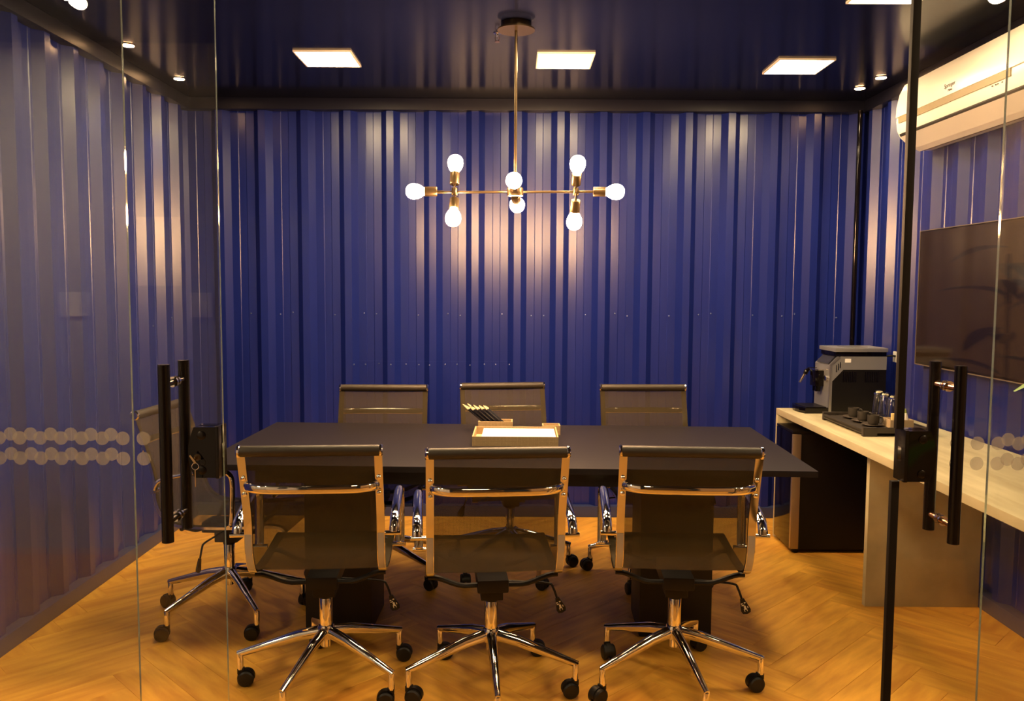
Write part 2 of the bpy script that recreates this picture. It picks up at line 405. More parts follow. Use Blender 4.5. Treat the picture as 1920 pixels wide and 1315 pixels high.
for k in range(-40, 41):
    for j in range(-6, 7):
        for typ in (0, 1):
            if typ == 0: cx, cy, a = k * Wp + Lp / 2 + j * 2 * Lp, k * Wp + Wp / 2, 0
            else: cx, cy, a = (k - 0.5) * Wp + j * 2 * Lp, k * Wp + Lp / 2, PI / 2
            px, py = place(cx, cy)
            if not (FX0 - .4 < px < FX1 + .4 and FY0 - .4 < py < FY1 + .4): continue
            ang = a + A; c_, s_ = math.cos(ang), math.sin(ang)
            cor = [(px + u * c_ - v * s_, py + u * s_ + v * c_) for u, v in ((-Lp / 2, -Wp / 2), (Lp / 2, -Wp / 2), (Lp / 2, Wp / 2), (-Lp / 2, Wp / 2))]
            cl = clip(cor, FX0, FX1, FY0, FY1)
            if len(cl) < 3 or poly_area(cl) < 0.002: continue
            if poly_area(cl) > Lp * Wp * 0.999: me = full
            else: me = plank_mesh([((x - px) * c_ + (y - py) * s_, -(x - px) * s_ + (y - py) * c_) for x, y in cl])
            o = bpy.data.objects.new('plank', me); sc.collection.objects.link(o); o.parent = floor
            o.location = (px, py, 0); o.rotation_euler = (0, 0, ang); cnt += 1
print('planks', cnt)
struct(MB().box(-4.2, 4.2, -3.2, 2.155, -0.006, 0).build('floor_hall', hall_wood_shaded, smooth=0))

# hall in front of the glass (seen only as reflections)
struct(MB().box(-4.2, -1.15, -0.35, -0.20, 0, 2.7).build('wall_front', plaster, smooth=0))
struct(MB().box(1.05, 4.2, -0.35, -0.20, 0, 2.7).build('wall_front', beige, smooth=0))
struct(MB().box(-1.25, 1.15, -3.2, -3.1, 0, 2.7).build('wall_front', beige, smooth=0))
struct(MB().box(-4.2, -4.1, -0.2, 2.1, 0, 2.7).build('wall_left', plaster, smooth=0))
struct(MB().box(4.1, 4.2, -0.2, 2.1, 0, 2.7).build('wall_right', beige, smooth=0))
struct(MB().box(-4.2, 4.2, -3.2, 2.0, 2.7, 2.75).build('ceiling', hall_dark, smooth=0))
struct(MB().box(-4.2, XL - 0.05, 1.95, 2.2, 0, 2.75).build('wall_front', plaster, smooth=0))
struct(MB().box(XR + 0.05, 4.2, 1.95, 2.2, 0, 2.75).build('wall_front', plaster, smooth=0))
struct(MB().box(XL - 0.05, XR + 0.05, 2.02, 2.20, 2.45, 2.70, 0, 0.003).build('trim_4', navy_trim))

# ================================================================ GLASS FRONT
H0, H1 = 0.012, 2.45
def pane_obj(x0, x1, y, t, parent):
    mb = MB().box(x0, x1, y - t / 2, y + t / 2, H0, H1)
    for i, f in enumerate(mb.f):
        ys_ = {round(mb.v[q][1], 5) for q in f}
        mb.m[i] = 0 if len(ys_) == 1 else 1
    return mb.build('glass_pane', [glass, glass_edge], parent, smooth=0)
dot_me = MB().lathe([(0.0175, 0), (0.0175, -0.0003)], 28, axis='Y').mesh('frosted_dot', frost, 0)
def dots(xs, y, parent):
    for x in xs:
        for z in (1.062, 1.010):
            o = bpy.data.objects.new('frosted_dot', dot_me); sc.collection.objects.link(o); o.parent = parent; o.location = (x, y, z)
YF = 2.155
for nm, x0, x1, dx in (('window_1', XL + 0.002, -0.990, [-1.046 - 0.0525 * i for i in range(8)]), ('window_2', 1.250, XR - 0.002, [1.297 + 0.0525 * i for i in range(6)])):
    wn = struct(bpy.data.objects.new(nm, None)); sc.collection.objects.link(wn)
    pane_obj(x0, x1, YF, 0.010, wn); dots(dx, YF - 0.0052, wn)
    MB().box(x0, x1, YF - 0.011, YF + 0.011, 0, 0.012).build('bottom_rail', door_black, wn)
def door(nm, x0, x1, dx, hx, side):
    d = struct(bpy.data.objects.new(nm, None)); sc.collection.objects.link(d)
    pane_obj(x0, x1, YG, 0.010, d); dots(dx, YG - 0.0052, d)
    # pull handle: two bars joined by stand-offs
    h = MB().tube([(hx, YG - 0.062, 0.815 + 0.004 * side), (hx, YG - 0.062, 1.261 + 0.004 * side)], 0.0145, 20).build('pull_handle', door_black, d)
    MB().tube([(hx, YG + 0.062, 0.815 + 0.004 * side), (hx, YG + 0.062, 1.261 + 0.004 * side)], 0.0145, 20).build('handle_bar', door_black, h)
    for z in (0.862, 1.208):
        MB().tube([(hx, YG - 0.05, z), (hx, YG + 0.05, z)], 0.0085, 12).build('standoff', copper if side > 0 else door_black, h)
        MB().lathe([(0.0135, -0.012), (0.0135, -0.005)], 18, (hx, YG, z), 'Y').lathe([(0.0135, 0.005), (0.0135, 0.012)], 18, (hx, YG, z), 'Y').build('standoff_ring', chrome, h)
    MB().box(x0, x1, YG - 0.014, YG + 0.014, 2.40, 2.45).build('hanger_rail', door_black, d)
    return d
d1 = door('door_1', -1.90, -0.735, [-0.937 - 0.0525 * i for i in range(10)], -0.857, -1)
d2 = door('door_2', 0.992, 2.17, [1.134 + 0.0525 * i for i in range(10)], 1.105, 1)
# lock cases
def dshape(xe, xa, z0, z1, sgn, n=14):
    """flat edge at xe, bowed edge towards xa"""
    zc = (z0 + z1) / 2; h = (z1 - z0) / 2; bow = abs(xa - xe) * 0.22
    pts = [(xe, z0), (xe, z1)]
    for i in range(n + 1):
        t = 1 - 2 * i / n; pts.append((xa - sgn * (bow * (t * t)), zc + h * t))
    return pts
def lock(d, xe, xa, sgn):
    l = MB().prism(dshape(xe, xa, 0.967, 1.096, sgn), YG - 0.030, YG - 0.0052).build('lock_case', gloss_black, d, smooth=30)
    MB().prism(dshape(xe, xa, 0.967, 1.096, sgn), YG + 0.0052, YG + 0.030).build('lock_back_case', gloss_black, d, smooth=30)
    MB().box(min(xe, xe - sgn * 0.009), max(xe, xe - sgn * 0.009), YG - 0.030, YG + 0.030, 0.965, 1.098, 0, 0.0015).build('strike_plate', door_black, d)
    xx = xe - sgn * 0.0095
    MB().box(min(xx, xx + 0.001), max(xx, xx + 0.001), YG - 0.010, YG + 0.008, 1.015, 1.052).build('latch_bolt', chrome, l)
    MB().lathe([(0.011, -0.0315), (0.009, -0.0325), (0.0001, -0.0325)], 20, ((xe + xa) / 2, YG, 1.075), 'Y').build('lock_screw', door_black, l)
    MB().lathe([(0.011, -0.0315), (0.009, -0.0325), (0.0001, -0.0325)], 20, ((xe + xa) / 2, YG, 0.986), 'Y').build('lock_screw', door_black, l)
    return l
l1 = lock(d1, -0.746, -0.814, -1)
l2 = lock(d2, 1.000, 1.070, 1)
MB().lathe([(0.0085, -0.030), (0.0085, -0.034), (0.0001, -0.034)], 20, (-0.790, YG, 1.020), 'Y').build('key_cylinder', brass, l1)
MB().box(0.977, 0.997, YG - 0.008, YG + 0.008, 1.098, H1, 0, 0.002).build('edge_profile', profile_m, d2)
MB().box(0.971, 0.991, YG - 0.008, YG + 0.008, 0.012, 0.963, 0, 0.002).build('edge_profile', profile_m, d2)
# key with ring in the left lock
key = thing('key', 'small brass key with a split ring hanging in the left door lock', 'key', (-0.790, YG - 0.034, 1.020))
MB().box(-0.0012, 0.0012, -0.018, 0.0, -0.0035, 0.0035).build('key_blade', steel_key, key)
MB().prism([(-0.012, 0.008), (-0.009, 0.011), (0.006, -0.009), (0.001, -0.012)], -0.022, -0.018).build('key_bow', steel_key, key)
ring = [(0.002 + 0.0085 * math.cos(t), -0.020, -0.0185 + 0.0085 * math.sin(t)) for t in [2 * PI * i / 24 for i in range(25)]]
MB().tube(ring, 0.0007, 6, caps=False).build('split_ring', chrome, key)
MB().box(0.0008, 0.0030, -0.021, -0.019, -0.070, -0.027).build('spare_key', steel_key, key)

# ================================================================ CEILING LIGHTS
def led_panel(x, y, label, z=ZC, m=panel_e, s=0.142, grp='square LED ceiling panels'):
    t = thing('ceiling_light', label, 'ceiling light', (x, y, z), 0, grp)
    f = MB()
    for a in (0, 1, 2, 3):
        c, q = [(1, 0), (0, 1), (-1, 0), (0, -1)][a]
        o_, i_ = s, s - 0.008
        cr = [(o_, -o_), (o_, o_), (i_, i_), (i_, -i_)]
        f.prism([(px * c - py * q, px * q + py * c) for px, py in cr], -0.009, -0.0002, 'Z')
    f.build('frame', ac_white, t, smooth=0)
    MB().box(-s + .008, s - .008, -s + .008, s - .008, -0.007, -0.003).build('diffuser', m, t, smooth=0); return t
led_panel(-0.935, 4.29, 'square LED ceiling panel left of the chandelier stem, far row')
led_panel(0.257, 4.30, 'square LED ceiling panel just right of the chandelier stem, far row')
led_panel(1.465, 4.385, 'square LED ceiling panel at the right of the far row, near the air conditioner')
led_panel(-0.93, 3.21, 'near-row LED ceiling panel at the top left, cut off by the frame')
led_panel(0.25, 3.215, 'near-row LED ceiling panel at the top middle, cut off by the frame')
led_panel(1.47, 3.285, 'near-row LED ceiling panel at the top right beside the door profile')
# small downlights by the side walls
def downlight(x, y, label):
    t = thing('downlight', label, 'downlight', (x, y, ZC), 0, 'small round downlights by the side walls')
    MB().lathe([(0.022, -0.0002), (0.032, -0.0002), (0.032, -0.004), (0.022, -0.004)], 24).build('trim_ring', copper, t)
    MB().lathe([(0.0001, -0.004), (0.028, -0.004), (0.026, -0.006), (0.0001, -0.007)], 24).build('lens', dl_e, t)
    ld = bpy.data.lights.new('beam', 'SPOT'); ld.energy = 20; ld.color = WARM; ld.spot_size = R(75); ld.spot_blend = 0.6; ld.shadow_soft_size = 0.02
    lo = bpy.data.objects.new('beam', ld); sc.collection.objects.link(lo); lo.parent = t; lo.location = (0, 0, -0.01)
downlight(-1.846, 4.08, 'small round downlight by the left wall, nearer the glass door')
downlight(-1.857, 4.72, 'small round downlight by the left wall, nearer the back wall')
downlight(1.992, 4.609, 'small round downlight by the right wall, nearer the air conditioner')
downlight(1.977, 4.85, 'small round downlight by the right wall, nearest the back corner')
# sprinkler
t = thing('sprinkler', 'small chrome ceiling sprinkler head beside the chandelier canopy', 'sprinkler', (-0.075, 3.86, ZC))
MB().lathe([(0.018, 0), (0.018, -0.003), (0.008, -0.005), (0.006, -0.014)], 16).build('escutcheon', chrome, t)
MB().tube([(-0.006, 0, -0.012), (-0.010, 0, -0.024), (-0.004, 0, -0.038)], 0.0014, 6).tube([(0.006, 0, -0.012), (0.010, 0, -0.024), (0.004, 0, -0.038)], 0.0014, 6).build('yoke', copper, t)
MB().lathe([(0.012, -0.038), (0.012, -0.040)], 12).build('deflector', copper, t)
# chandelier
ch = thing('chandelier', 'brass branching chandelier with eight glowing round bulbs over the table', 'chandelier', (0.010, 3.72, ZC))
MB().lathe([(0.0, 0), (0.066, 0.0), (0.066, -0.024), (0.082, -0.026), (0.082, -0.032), (0.0, -0.032)], 36).build('canopy', brass, ch)
zb = 1.873 - ZC
MB().tube([(0, 0, -0.03), (0, 0, zb + 0.02)], 0.0065, 12).build('stem', brass, ch)
MB().lathe([(0.034, -0.018), (0.036, -0.014), (0.036, 0.014), (0.034, 0.018), (0.012, 0.022)], 28, (0, 0, zb)).build('hub', brass, ch)
MB().tube([(-0.345, 0, zb - 0.004), (-0.036, 0, zb)], 0.0055, 10).build('arm', brass, ch)
MB().tube([(0.036, 0, zb), (0.345, 0, zb + 0.003)], 0.0055, 10).build('arm', brass, ch)
def socket(base, d):
    """socket and bulb from base along direction d"""
    d = Vector(d).normalized(); q = Vector((0, 0, 1)).rotation_difference(d).to_euler()
    s = MB().lathe([(0.0045, -0.03), (0.0045, 0), (0.020, 0.0), (0.0215, 0.003), (0.0215, 0.054), (0.018, 0.056), (0.0, 0.056)], 24).build('socket', brass, ch, base, q)
    MB().lathe([(0.012, 0.050), (0.016, 0.058), (0.026, 0.072), (0.0325, 0.088), (0.0345, 0.102), (0.0325, 0.116), (0.026, 0.128), (0.014, 0.136), (0.0001, 0.138)], 28).build('bulb', bulb_e, s)
for sx_ in (-1, 1):
    x = 0.268 * sx_; zj = zb + (0.0 if sx_ < 0 else 0.003)
    MB().lathe([(0.012, -0.017), (0.013, -0.014), (0.013, 0.014), (0.012, 0.017)], 18, (x, 0, zj)).build('joint', brass, ch)
    socket((sx_ * 0.345, 0, zj), (sx_, 0, 0.0))
socket((-0.268, 0, zb + 0.032), (0.02, 0.30, 1)); socket((-0.268, 0, zb - 0.032), (-0.03, -0.55, -1))
socket((0.268, 0, zb + 0.034), (0.03, -0.75, 1)); socket((0.268, 0, zb - 0.034), (-0.03, 0.45, -1))
socket((0, -0.040, zb + 0.012), (-0.06, -1, 0.20)); socket((0, 0.040, zb - 0.010), (0.10, 1, -0.35))

# ================================================================ OFFICE CHAIR (local: forward +Y, origin at column on floor)
ZT = 0.92
PR = [(-0.290, 0.92), (-0.272, 0.865), (-0.247, 0.79), (-0.226, 0.725), (-0.212, 0.67), (-0.208, 0.625), (-0.206, 0.58), (-0.192, 0.532), (-0.162, 0.492), (-0.118, 0.472), (-0.05, 0.466), (0.08, 0.466), (0.20, 0.474), (0.275, 0.478), (0.318, 0.470), (0.338, 0.450)]
prof = [(p.x, p.y) for p in spline([(a, b, 0) for a, b in PR], 4)]
def ribbon(prof, x0, x1, t, off=0.0, nx=1, sag=0.0):
    """ribbon of thickness t along profile (y,z) offset outward (back/down) by off"""
    mb = MB(); n = len(prof); nor = []
    for i in range(n):
        a, b = prof[max(i - 1, 0)], prof[min(i + 1, n - 1)]
        d = Vector((b[0] - a[0], b[1] - a[1])).normalized(); nor.append(Vector((d.y, -d.x)))   # points back / down
    vs = []
    for k in range(nx + 1):
        x = x0 + (x1 - x0) * k / nx; g = sag * (1 - (2 * k / nx - 1) ** 2)
        for i, (y, z) in enumerate(prof):
            for o in (off - t / 2 + g, off + t / 2 + g): vs.append((x, y + nor[i].x * o, z + nor[i].y * o))
    m = 2 * n; fs = []
    for k in range(nx):
        for i in range(n - 1):
            a = k * m + 2 * i; b = a + m
            fs += [(a, a + 2, b + 2, b), (a + 1, b + 1, b + 3, a + 3)]
        fs += [(k * m, (k + 1) * m, (k + 1) * m + 1, k * m + 1), (k * m + m - 2, k * m + m - 1, (k + 1) * m + m - 1, (k + 1) * m + m - 2)]
    for k in (0, nx):
        for i in range(n - 1): a = k * m + 2 * i; fs.append((a, a + 1, a + 3, a + 2))
    return mb.add(vs, fs)
def make_chair():
    c = thing('office_chair', 'x', 'chair')
    HW = 0.231
    ribbon(prof[1:], -HW, HW, 0.0025, -0.0022, 6, 0.004).build('mesh_sling', fabric, c)
    MB().lathe([(0.017, -0.224), (0.0185, -0.218), (0.0185, 0.218), (0.017, 0.224)], 24, (0, -0.29, ZT), 'X').build('top_roll', fabric_solid, c)
    for s in (-1, 1):
        MB().lathe([(0.018, 0.0), (0.0205, 0.002), (0.0205, 0.008), (0.016, 0.012), (0.0, 0.013)], 24, axis='X').build('end_cap', chrome, c, (s * 0.222, -0.29, ZT), (0, 0, 0 if s > 0 else PI))
        x0, x1 = (s * 0.206, s * 0.232) if s > 0 else (s * 0.232, s * 0.206)
        r = ribbon(prof[1:], x0, x1, 0.011, 0.006).build('side_rail', chrome, c, smooth=30)
        ribbon([p for p in prof if 0.497 < p[1] < 0.63 and p[0] < -0.15], x0 + 0.002, x1 - 0.002, 0.002, 0.0130).build('protective_film', film, r)
    # bowed cross bar behind the back
    pts = [(-0.216, -0.262, 0.800), (-0.205, -0.276, 0.799), (-0.178, -0.292, 0.797), (-0.13, -0.303, 0.796), (0, -0.308, 0.796), (0.13, -0.303, 0.796), (0.178, -0.292, 0.797), (0.205, -0.276, 0.799), (0.216, -0.262, 0.800)]
    MB().tube(spline(pts, 4), 0.0145, 12, sx=0.36, sy=1.0).build('back_bar', chrome, c)
    for s in (-1, 1):
        for dz in (-0.027, 0.028):
            MB().lathe([(0.0085, 0), (0.0075, -0.005), (0.004, -0.0075), (0.0001, -0.008)], 12, (s * 0.218, -0.266 - (0.006 if dz > 0 else -0.006), 0.800 + dz), 'Y').build('bolt', chrome, c)
    # arm loops
    for s in (-1, 1):
        X = s * 0.262
        pts = [(X, -0.195, 0.622), (X, -0.190, 0.640), (X, -0.165, 0.665), (X, -0.09, 0.685), (X, 0.03, 0.705), (X, 0.085, 0.706), (X, 0.118, 0.690), (X, 0.128, 0.655), (X, 0.126, 0.56), (X, 0.122, 0.50), (X, 0.118, 0.486)]
        a = MB().tube(spline(pts, 5), 0.0165, 14, sx=1.0, sy=0.62, up=(0, 1, 0)).build('armrest', chrome, c)
        for yy, zz in ((-0.197, 0.618), (0.118, 0.480)):
            MB().tube([(s * 0.232, yy, zz), (s * 0.284, yy, zz)], 0.0085, 12).build('armrest_stub', chrome, a)
    # under-seat frame
    fr = MB()
    for y in (-0.105, 0.16):
        fr.tube(spline([(-0.225, y, 0.452), (-0.19, y, 0.448), (-0.12, y * 0.9, 0.418), (-0.06, y * 0.8, 0.412), (0.06, y * 0.8, 0.412), (0.12, y * 0.9, 0.418), (0.19, y, 0.448), (0.225, y, 0.452)], 3), 0.0095, 8)
    fr.build('seat_frame', black, c)
    MB().box(-0.055, 0.055, -0.10, 0.14, 0.385, 0.432, 0, 0.008).box(-0.04, 0.04, -0.05, 0.05, 0.340, 0.388, 0, 0.006).build('tilt_mechanism', black, c)
    lv = MB().tube(spline([(0.03, 0.0, 0.395), (0.12, -0.01, 0.392), (0.205, -0.02, 0.388), (0.222, -0.022, 0.372), (0.236, -0.024, 0.335)], 3), 0.0042, 8).build('lever', black, c)
    pd = MB().prism([(-0.007, 0.018), (0.007, 0.018), (0.0175, -0.026), (0.014, -0.036), (0.0, -0.040), (-0.014, -0.036), (-0.0175, -0.026)], -0.004, 0.004, 'Y').build('lever_paddle', black, lv, (0.243, -0.025, 0.318), (0, R(-20), 0), smooth=0)
    ic = MB()
    ic.box(-0.0035, 0.0035, -0.0046, -0.0041, -0.022, -0.008).box(-0.010, 0.0, -0.0046, -0.0041, -0.006, -0.003).box(-0.010, -0.004, -0.0046, -0.0041, 0.000, 0.004).box(0.001, 0.007, -0.0046, -0.0041, 0.001, 0.005)
    ic.box(-0.006, -0.004, -0.0046, -0.0041, -0.029, -0.018).box(0.003, 0.005, -0.0046, -0.0041, -0.029, -0.020).box(0.008, 0.011, -0.0046, -0.0041, -0.019, -0.012)
    ic.build('paddle_symbol', white_ink, pd, smooth=0)
    # column
    cm = MB().lathe([(0.014, 0.225), (0.014, 0.345)], 20).build('gas_lift', chrome, c)
    MB().lathe([(0.0235, 0.222), (0.0235, 0.322), (0.022, 0.326), (0.014, 0.327)], 24).build('column_cover', chrome, c)
    MB().lathe([(0.026, 0.326), (0.026, 0.340), (0.015, 0.342)], 20).build('collar', black, c)
    MB().lathe([(0.016, 0.142), (0.0185, 0.144), (0.0185, 0.172), (0.027, 0.174), (0.031, 0.180), (0.031, 0.216), (0.027, 0.224), (0.020, 0.226)], 28).build('hub', chrome, c)
    st = bpy.data.objects.new('star_base', None)
    for k in range(5):
        a = 2 * PI * k / 5
        pts = [(0.022, 0, 0.198), (0.10, 0, 0.183), (0.20, 0, 0.153), (0.300, 0, 0.123), (0.318, 0, 0.1175)]
        MB().tube(pts, [0.0225, 0.0205, 0.0170, 0.0132, 0.0125], 12, sx=0.85, sy=1.0).build('base_leg', chrome, c, (0, 0, 0), (0, 0, a), smooth=40)
        cs = MB().lathe([(0.0105, 0.060), (0.0120, 0.062), (0.0120, 0.118), (0.0105, 0.122)], 16).build('caster', chrome, c, (0.31 * math.cos(a), 0.31 * math.sin(a), 0), (0, 0, a))
        MB().prism([(-0.020 + 0.031 * math.cos(t), 0.031 + 0.031 * math.sin(t)) for t in [R(-12) + R(200) * i / 14 for i in range(15)]], -0.010, 0.010, 'Y').box(-0.014, 0.010, -0.010, 0.010, 0.045, 0.066, 0, 0.002).build('hood', rubber, cs)
        for s in (-1, 1):
            MB().lathe([(0.0, s * 0.006), (0.026, s * 0.006), (0.029, s * 0.009), (0.029, s * 0.020), (0.024, s * 0.0245), (0.010, s * 0.026), (0.0, s * 0.026)], 22, (-0.020, 0, 0.029), 'Y').build('wheel', rubber, cs)
    bpy.data.objects.remove(st)
    return c
proto = make_chair(); bpy.context.view_layer.update(); index_children(proto)
GC = 'mesh office chairs around the table'
chairs = [  # column x, y, heading (deg, 0 = facing +Y), phi (world, deg), castor swivels, label
    (-0.672, 2.950, 4, 39.5, 'chrome and black mesh office chair in the front row, leftmost, beside the door lock'),
    (-0.070, 2.930, 5.5, 59.5, 'chrome and black mesh office chair in the middle of the front row'),
    (0.600, 2.965, -3, 63, 'chrome and black mesh office chair at the right of the front row, beside the counter'),
    (-0.667, 4.070, 181.5, 41, 'mesh office chair behind the table, leftmost of the far row'),
    (-0.005, 4.200, 189, 9, 'mesh office chair behind the table in the middle, behind the pencil box'),
    (0.714, 4.150, 182, 26, 'mesh office chair behind the table, rightmost of the far row'),
    (-1.235, 3.575, -94, 20, 'mesh office chair turned sideways at the left end of the table, behind the glass door')]
for i, (x, y, hd, phi, lab) in enumerate(chairs):
    c = proto if i == 0 else copy_tree(proto)
    c.location = (x, y, 0); c.rotation_euler = (0, 0, R(hd)); tag(c, lab, 'chair', GC)
    nl = nc = 0
    for o in kids(c):
        nm = o.name.split('.')[0]
        if nm == 'base_leg': o.rotation_euler = (0, 0, R(phi - hd) + 2 * PI * nl / 5); nl += 1
        elif nm == 'caster':
            a = R(phi - hd) + 2 * PI * nc / 5; nc += 1
            sw = {0: (0, 60, 10, 190, 185), 1: (0, 10, -10, 200, 190), 2: (30, -80, 215, 185, 190), 6: (60, 200, 150, 195, 190)}.get(i, (20, 100, 200, 280, 330))[nc - 1]
            o.location = (0.31 * math.cos(a), 0.31 * math.sin(a), 0); o.rotation_euler = (0, 0, R(sw + 180 - hd))

# ================================================================ TABLE
tb = thing('conference_table', 'long dark rectangular conference table in the middle of the room', 'table', (-0.015, 3.715, 0), R(-1.6))
MB().box(-1.215, 1.215, -0.515, 0.515, 0.726, 0.75, 0, 0.0012).build('tabletop', table_m, tb)
ap = MB().box(-1.0, 1.0, -0.455, -0.43, 0.665, 0.726).box(-1.0, 1.0, 0.10, 0.125, 0.665, 0.726).box(-1.0, -0.975, -0.43, 0.10, 0.665, 0.726).box(0.975, 1.0, -0.43, 0.10, 0.665, 0.726)
ap.build('apron', edge_m, tb, smooth=0)
for s in (-1, 1):
    x0, x1 = (0.56, 0.86) if s > 0 else (-0.84, -0.56)
    MB().box(x0, x1, -0.33, -0.03, 0.0, 0.726, 0, 0.01).build('pedestal', edge_m, tb)

# boxes, paper and pencils on the table
def open_box(name, label, cat, loc, rz, sx_, sy_, h, t=0.006, grp=None):
    o = thing(name, label, cat, loc, rz, grp)
    b = MB().box(-sx_ / 2, sx_ / 2, -sy_ / 2, -sy_ / 2 + t, 0, h).box(-sx_ / 2, sx_ / 2, sy_ / 2 - t, sy_ / 2, 0, h)
    b.box(-sx_ / 2, -sx_ / 2 + t, -sy_ / 2 + t, sy_ / 2 - t, 0, h).box(sx_ / 2 - t, sx_ / 2, -sy_ / 2 + t, sy_ / 2 - t, 0, h)
    b.build('side_walls', linen, o, smooth=0)
    MB().box(-sx_ / 2 + t, sx_ / 2 - t, -sy_ / 2 + t, sy_ / 2 - t, 0, t).build('bottom_board', linen_in, o, smooth=0)
    return o
open_box('paper_tray', 'shallow woven tan tray holding white paper on the table', 'tray', (0.018, 3.775, 0.7505), R(-0.6), 0.382, 0.275, 0.043)
pap = tag(MB().box(-0.16, 0.172, -0.125, 0.125, 0, 0.029, 0, 0.001).build('paper_stack', paper_m, None, (0.027, 3.775, 0.7570), (0, 0, R(-0.6))), 'stack of white paper lying in the woven tray', 'paper')
open_box('pencil_box', 'small woven tan box full of leaning black pencils', 'box', (-0.078, 4.02, 0.7505), R(-1), 0.165, 0.085, 0.055)
open_box('card_box', 'small narrow woven box behind the right end of the paper tray', 'box', (0.190, 3.965, 0.7505), 0, 0.085, 0.075, 0.045)
pen_sh = MB().tube([(0, 0, 0), (0, 0, 0.155)], 0.0044, 6).mesh('barrel', pencil_m)
pen_tip = MB().lathe([(0.0045, 0.155), (0.0046, 0.163), (0.0014, 0.176), (0.0001, 0.178)], 8).mesh('sharpened_end', pencil_tip)
rows_ = {0: 'front', 1: 'middle', 2: 'back'}; ords = ['leftmost', 'second from left', 'third from left', 'fourth from left', 'rightmost']
for q in range(15):
    j, i = divmod(q, 5)
    a = Vector((-0.145 + 0.0082 * i + (0.0, 0.0062, -0.002)[j], 4.006 + 0.014 * j, 0.8055))       # where it leaves the box, level with the rim
    d = Vector((-0.72 + 0.012 * i + random.uniform(-.012, .012), 0.02 * (j - 1) + random.uniform(-.01, .01), 0.60)).normalized()
    L = 0.104 - 0.003 * i + 0.008 * j + random.uniform(-0.006, 0.006)   # length above the rim
    a.x += 0.014 * i
    base = a - d * (0.178 - L)
    if base.z < 0.7585: base += d * ((0.7585 - base.z) / d.z)
    o = thing('pencil', 'black pencil leaning left in the woven box, %s of the %s row' % (ords[i], rows_[j]), 'pencil', base, 0, 'black pencils leaning in the box')
    o.rotation_euler = Vector((0, 0, 1)).rotation_difference(d).to_euler()
    for nm, me in (('barrel', pen_sh), ('sharpened_end', pen_tip)):
        p = bpy.data.objects.new(nm, me); sc.collection.objects.link(p); p.parent = o

# ================================================================ COUNTER WITH FRIDGE
cn = thing('counter', 'pale wood laminate counter running along the right wall', 'counter', (1.545, 0, 0))
MB().box(0, 0.60, 2.25, 4.82, 0.725, 0.76, 0, 0.0015).build('worktop', counter_m, cn)
MB().box(0.08, 0.60, 3.72, 3.752, 0, 0.725, 0, 0.0015).build('leg_panel', leg_m, cn)
MB().box(0.0, 0.60, 4.785, 4.82, 0, 0.725, 0, 0.0015).build('leg_panel', leg_m, cn)
MB().box(0.08, 0.60, 2.30, 2.332, 0, 0.725, 0, 0.0015).build('leg_panel', leg_m, cn)
fg = thing('mini_fridge', 'black glass-fronted mini fridge with a champagne edge strip under the counter', 'fridge', (1.535, 4.62, 0), 0)
MB().box(0.045, 0.56, -0.13, 0.13 + 0.02, 0.02, 0.665, 0, 0.006).build('cabinet', black, fg)
fd = MB().box(0.0, 0.040, -0.115, 0.15, 0.025, 0.665, 0, 0.003).build('door', gloss_black, fg)
MB().box(0.0, 0.046, -0.135, -0.115, 0.025, 0.662, 0, 0.003).build('edge_strip', champagne, fd)
MB().box(0.0, 0.56, -0.13, 0.15, 0.6652, 0.680, 0, 0.004).build('top_panel', black, fg)
ft = MB()
for x in (0.04, 0.52):
    for y in (-0.10, 0.12): ft.lathe([(0.018, 0.0), (0.018, 0.02)], 12, (x, y, 0))
ft.build('foot', black, fg)

# coffee machine, faces -X
cmz = thing('coffee_machine', 'silver and black automatic coffee machine at the far end of the counter', 'coffee machine', (1.77, 4.60, 0.760), R(2)); cmz.scale = (0.955, 1.0, 0.955)
# side profile in (x, z); body between y=0 and y=0.215
side_black = [(0.012, 0.0), (0.33, 0.0), (0.33, 0.258), (0.075, 0.258), (0.012, 0.19)]
side_silver = [(0.0, 0.0), (0.012, 0.0), (0.012, 0.19), (0.075, 0.258), (0.33, 0.258), (0.33, 0.335), (0.062, 0.335), (0.045, 0.330), (0.0, 0.282)]
MB().prism(side_black, 0.001, 0.214, 'Y').build('lower_body', black, cmz, smooth=0)
MB().prism(side_silver, 0.0, 0.215, 'Y').build('housing', silver, cmz, smooth=0)
MB().prism([(-0.004, 0.006), (0.006, 0.006), (0.006, 0.282), (0.055, 0.331), (0.040, 0.336), (-0.004, 0.290)], -0.002, 0.010, 'Y').build('front_edge_trim', brushed, cmz, smooth=0)
dp = MB().prism([(-0.003, 0.2905), (0.0365, 0.3365), (0.0395, 0.334), (0.0, 0.288)], 0.030, 0.190, 'Y').build('display', display_m, cmz, smooth=0)
MB().box(0.030, 0.33, 0.004, 0.211, 0.335, 0.362, 0, 0.003).build('bean_hopper', gloss_black, cmz)
lid = MB().box(0.022, 0.335, -0.004, 0.218, 0.362, 0.385, 0, 0.004).build('lid', silver, cmz)
MB().box(0.10, 0.24, 0.05, 0.15, 0.3855, 0.389, 0, 0.0015).build('lid_grip', brushed, lid)
MB().box(0.13, 0.21, -0.0055, -0.0035, 0.362, 0.366).build('lid_seam', brushed, lid)
vt = MB()
for gx in (0.075, 0.205):
    for i in range(8): vt.box(gx + i * 0.0105, gx + 0.004 + i * 0.0105, -0.0005, 0.0015, 0.185, 0.245)
for i in range(3): vt.box(0.032 + i * 0.011, 0.0355 + i * 0.011, -0.0018, 0.001, 0.244 + 0.012 * i, 0.285 + 0.009 * i)
v_ = vt.build('vent_slots', gloss_black, cmz, smooth=0); v_['kind'] = 'stuff'
MB().box(0.083, 0.118, -0.0015, 0.0, 0.300, 0.322).build('sticker', paper_m, cmz)
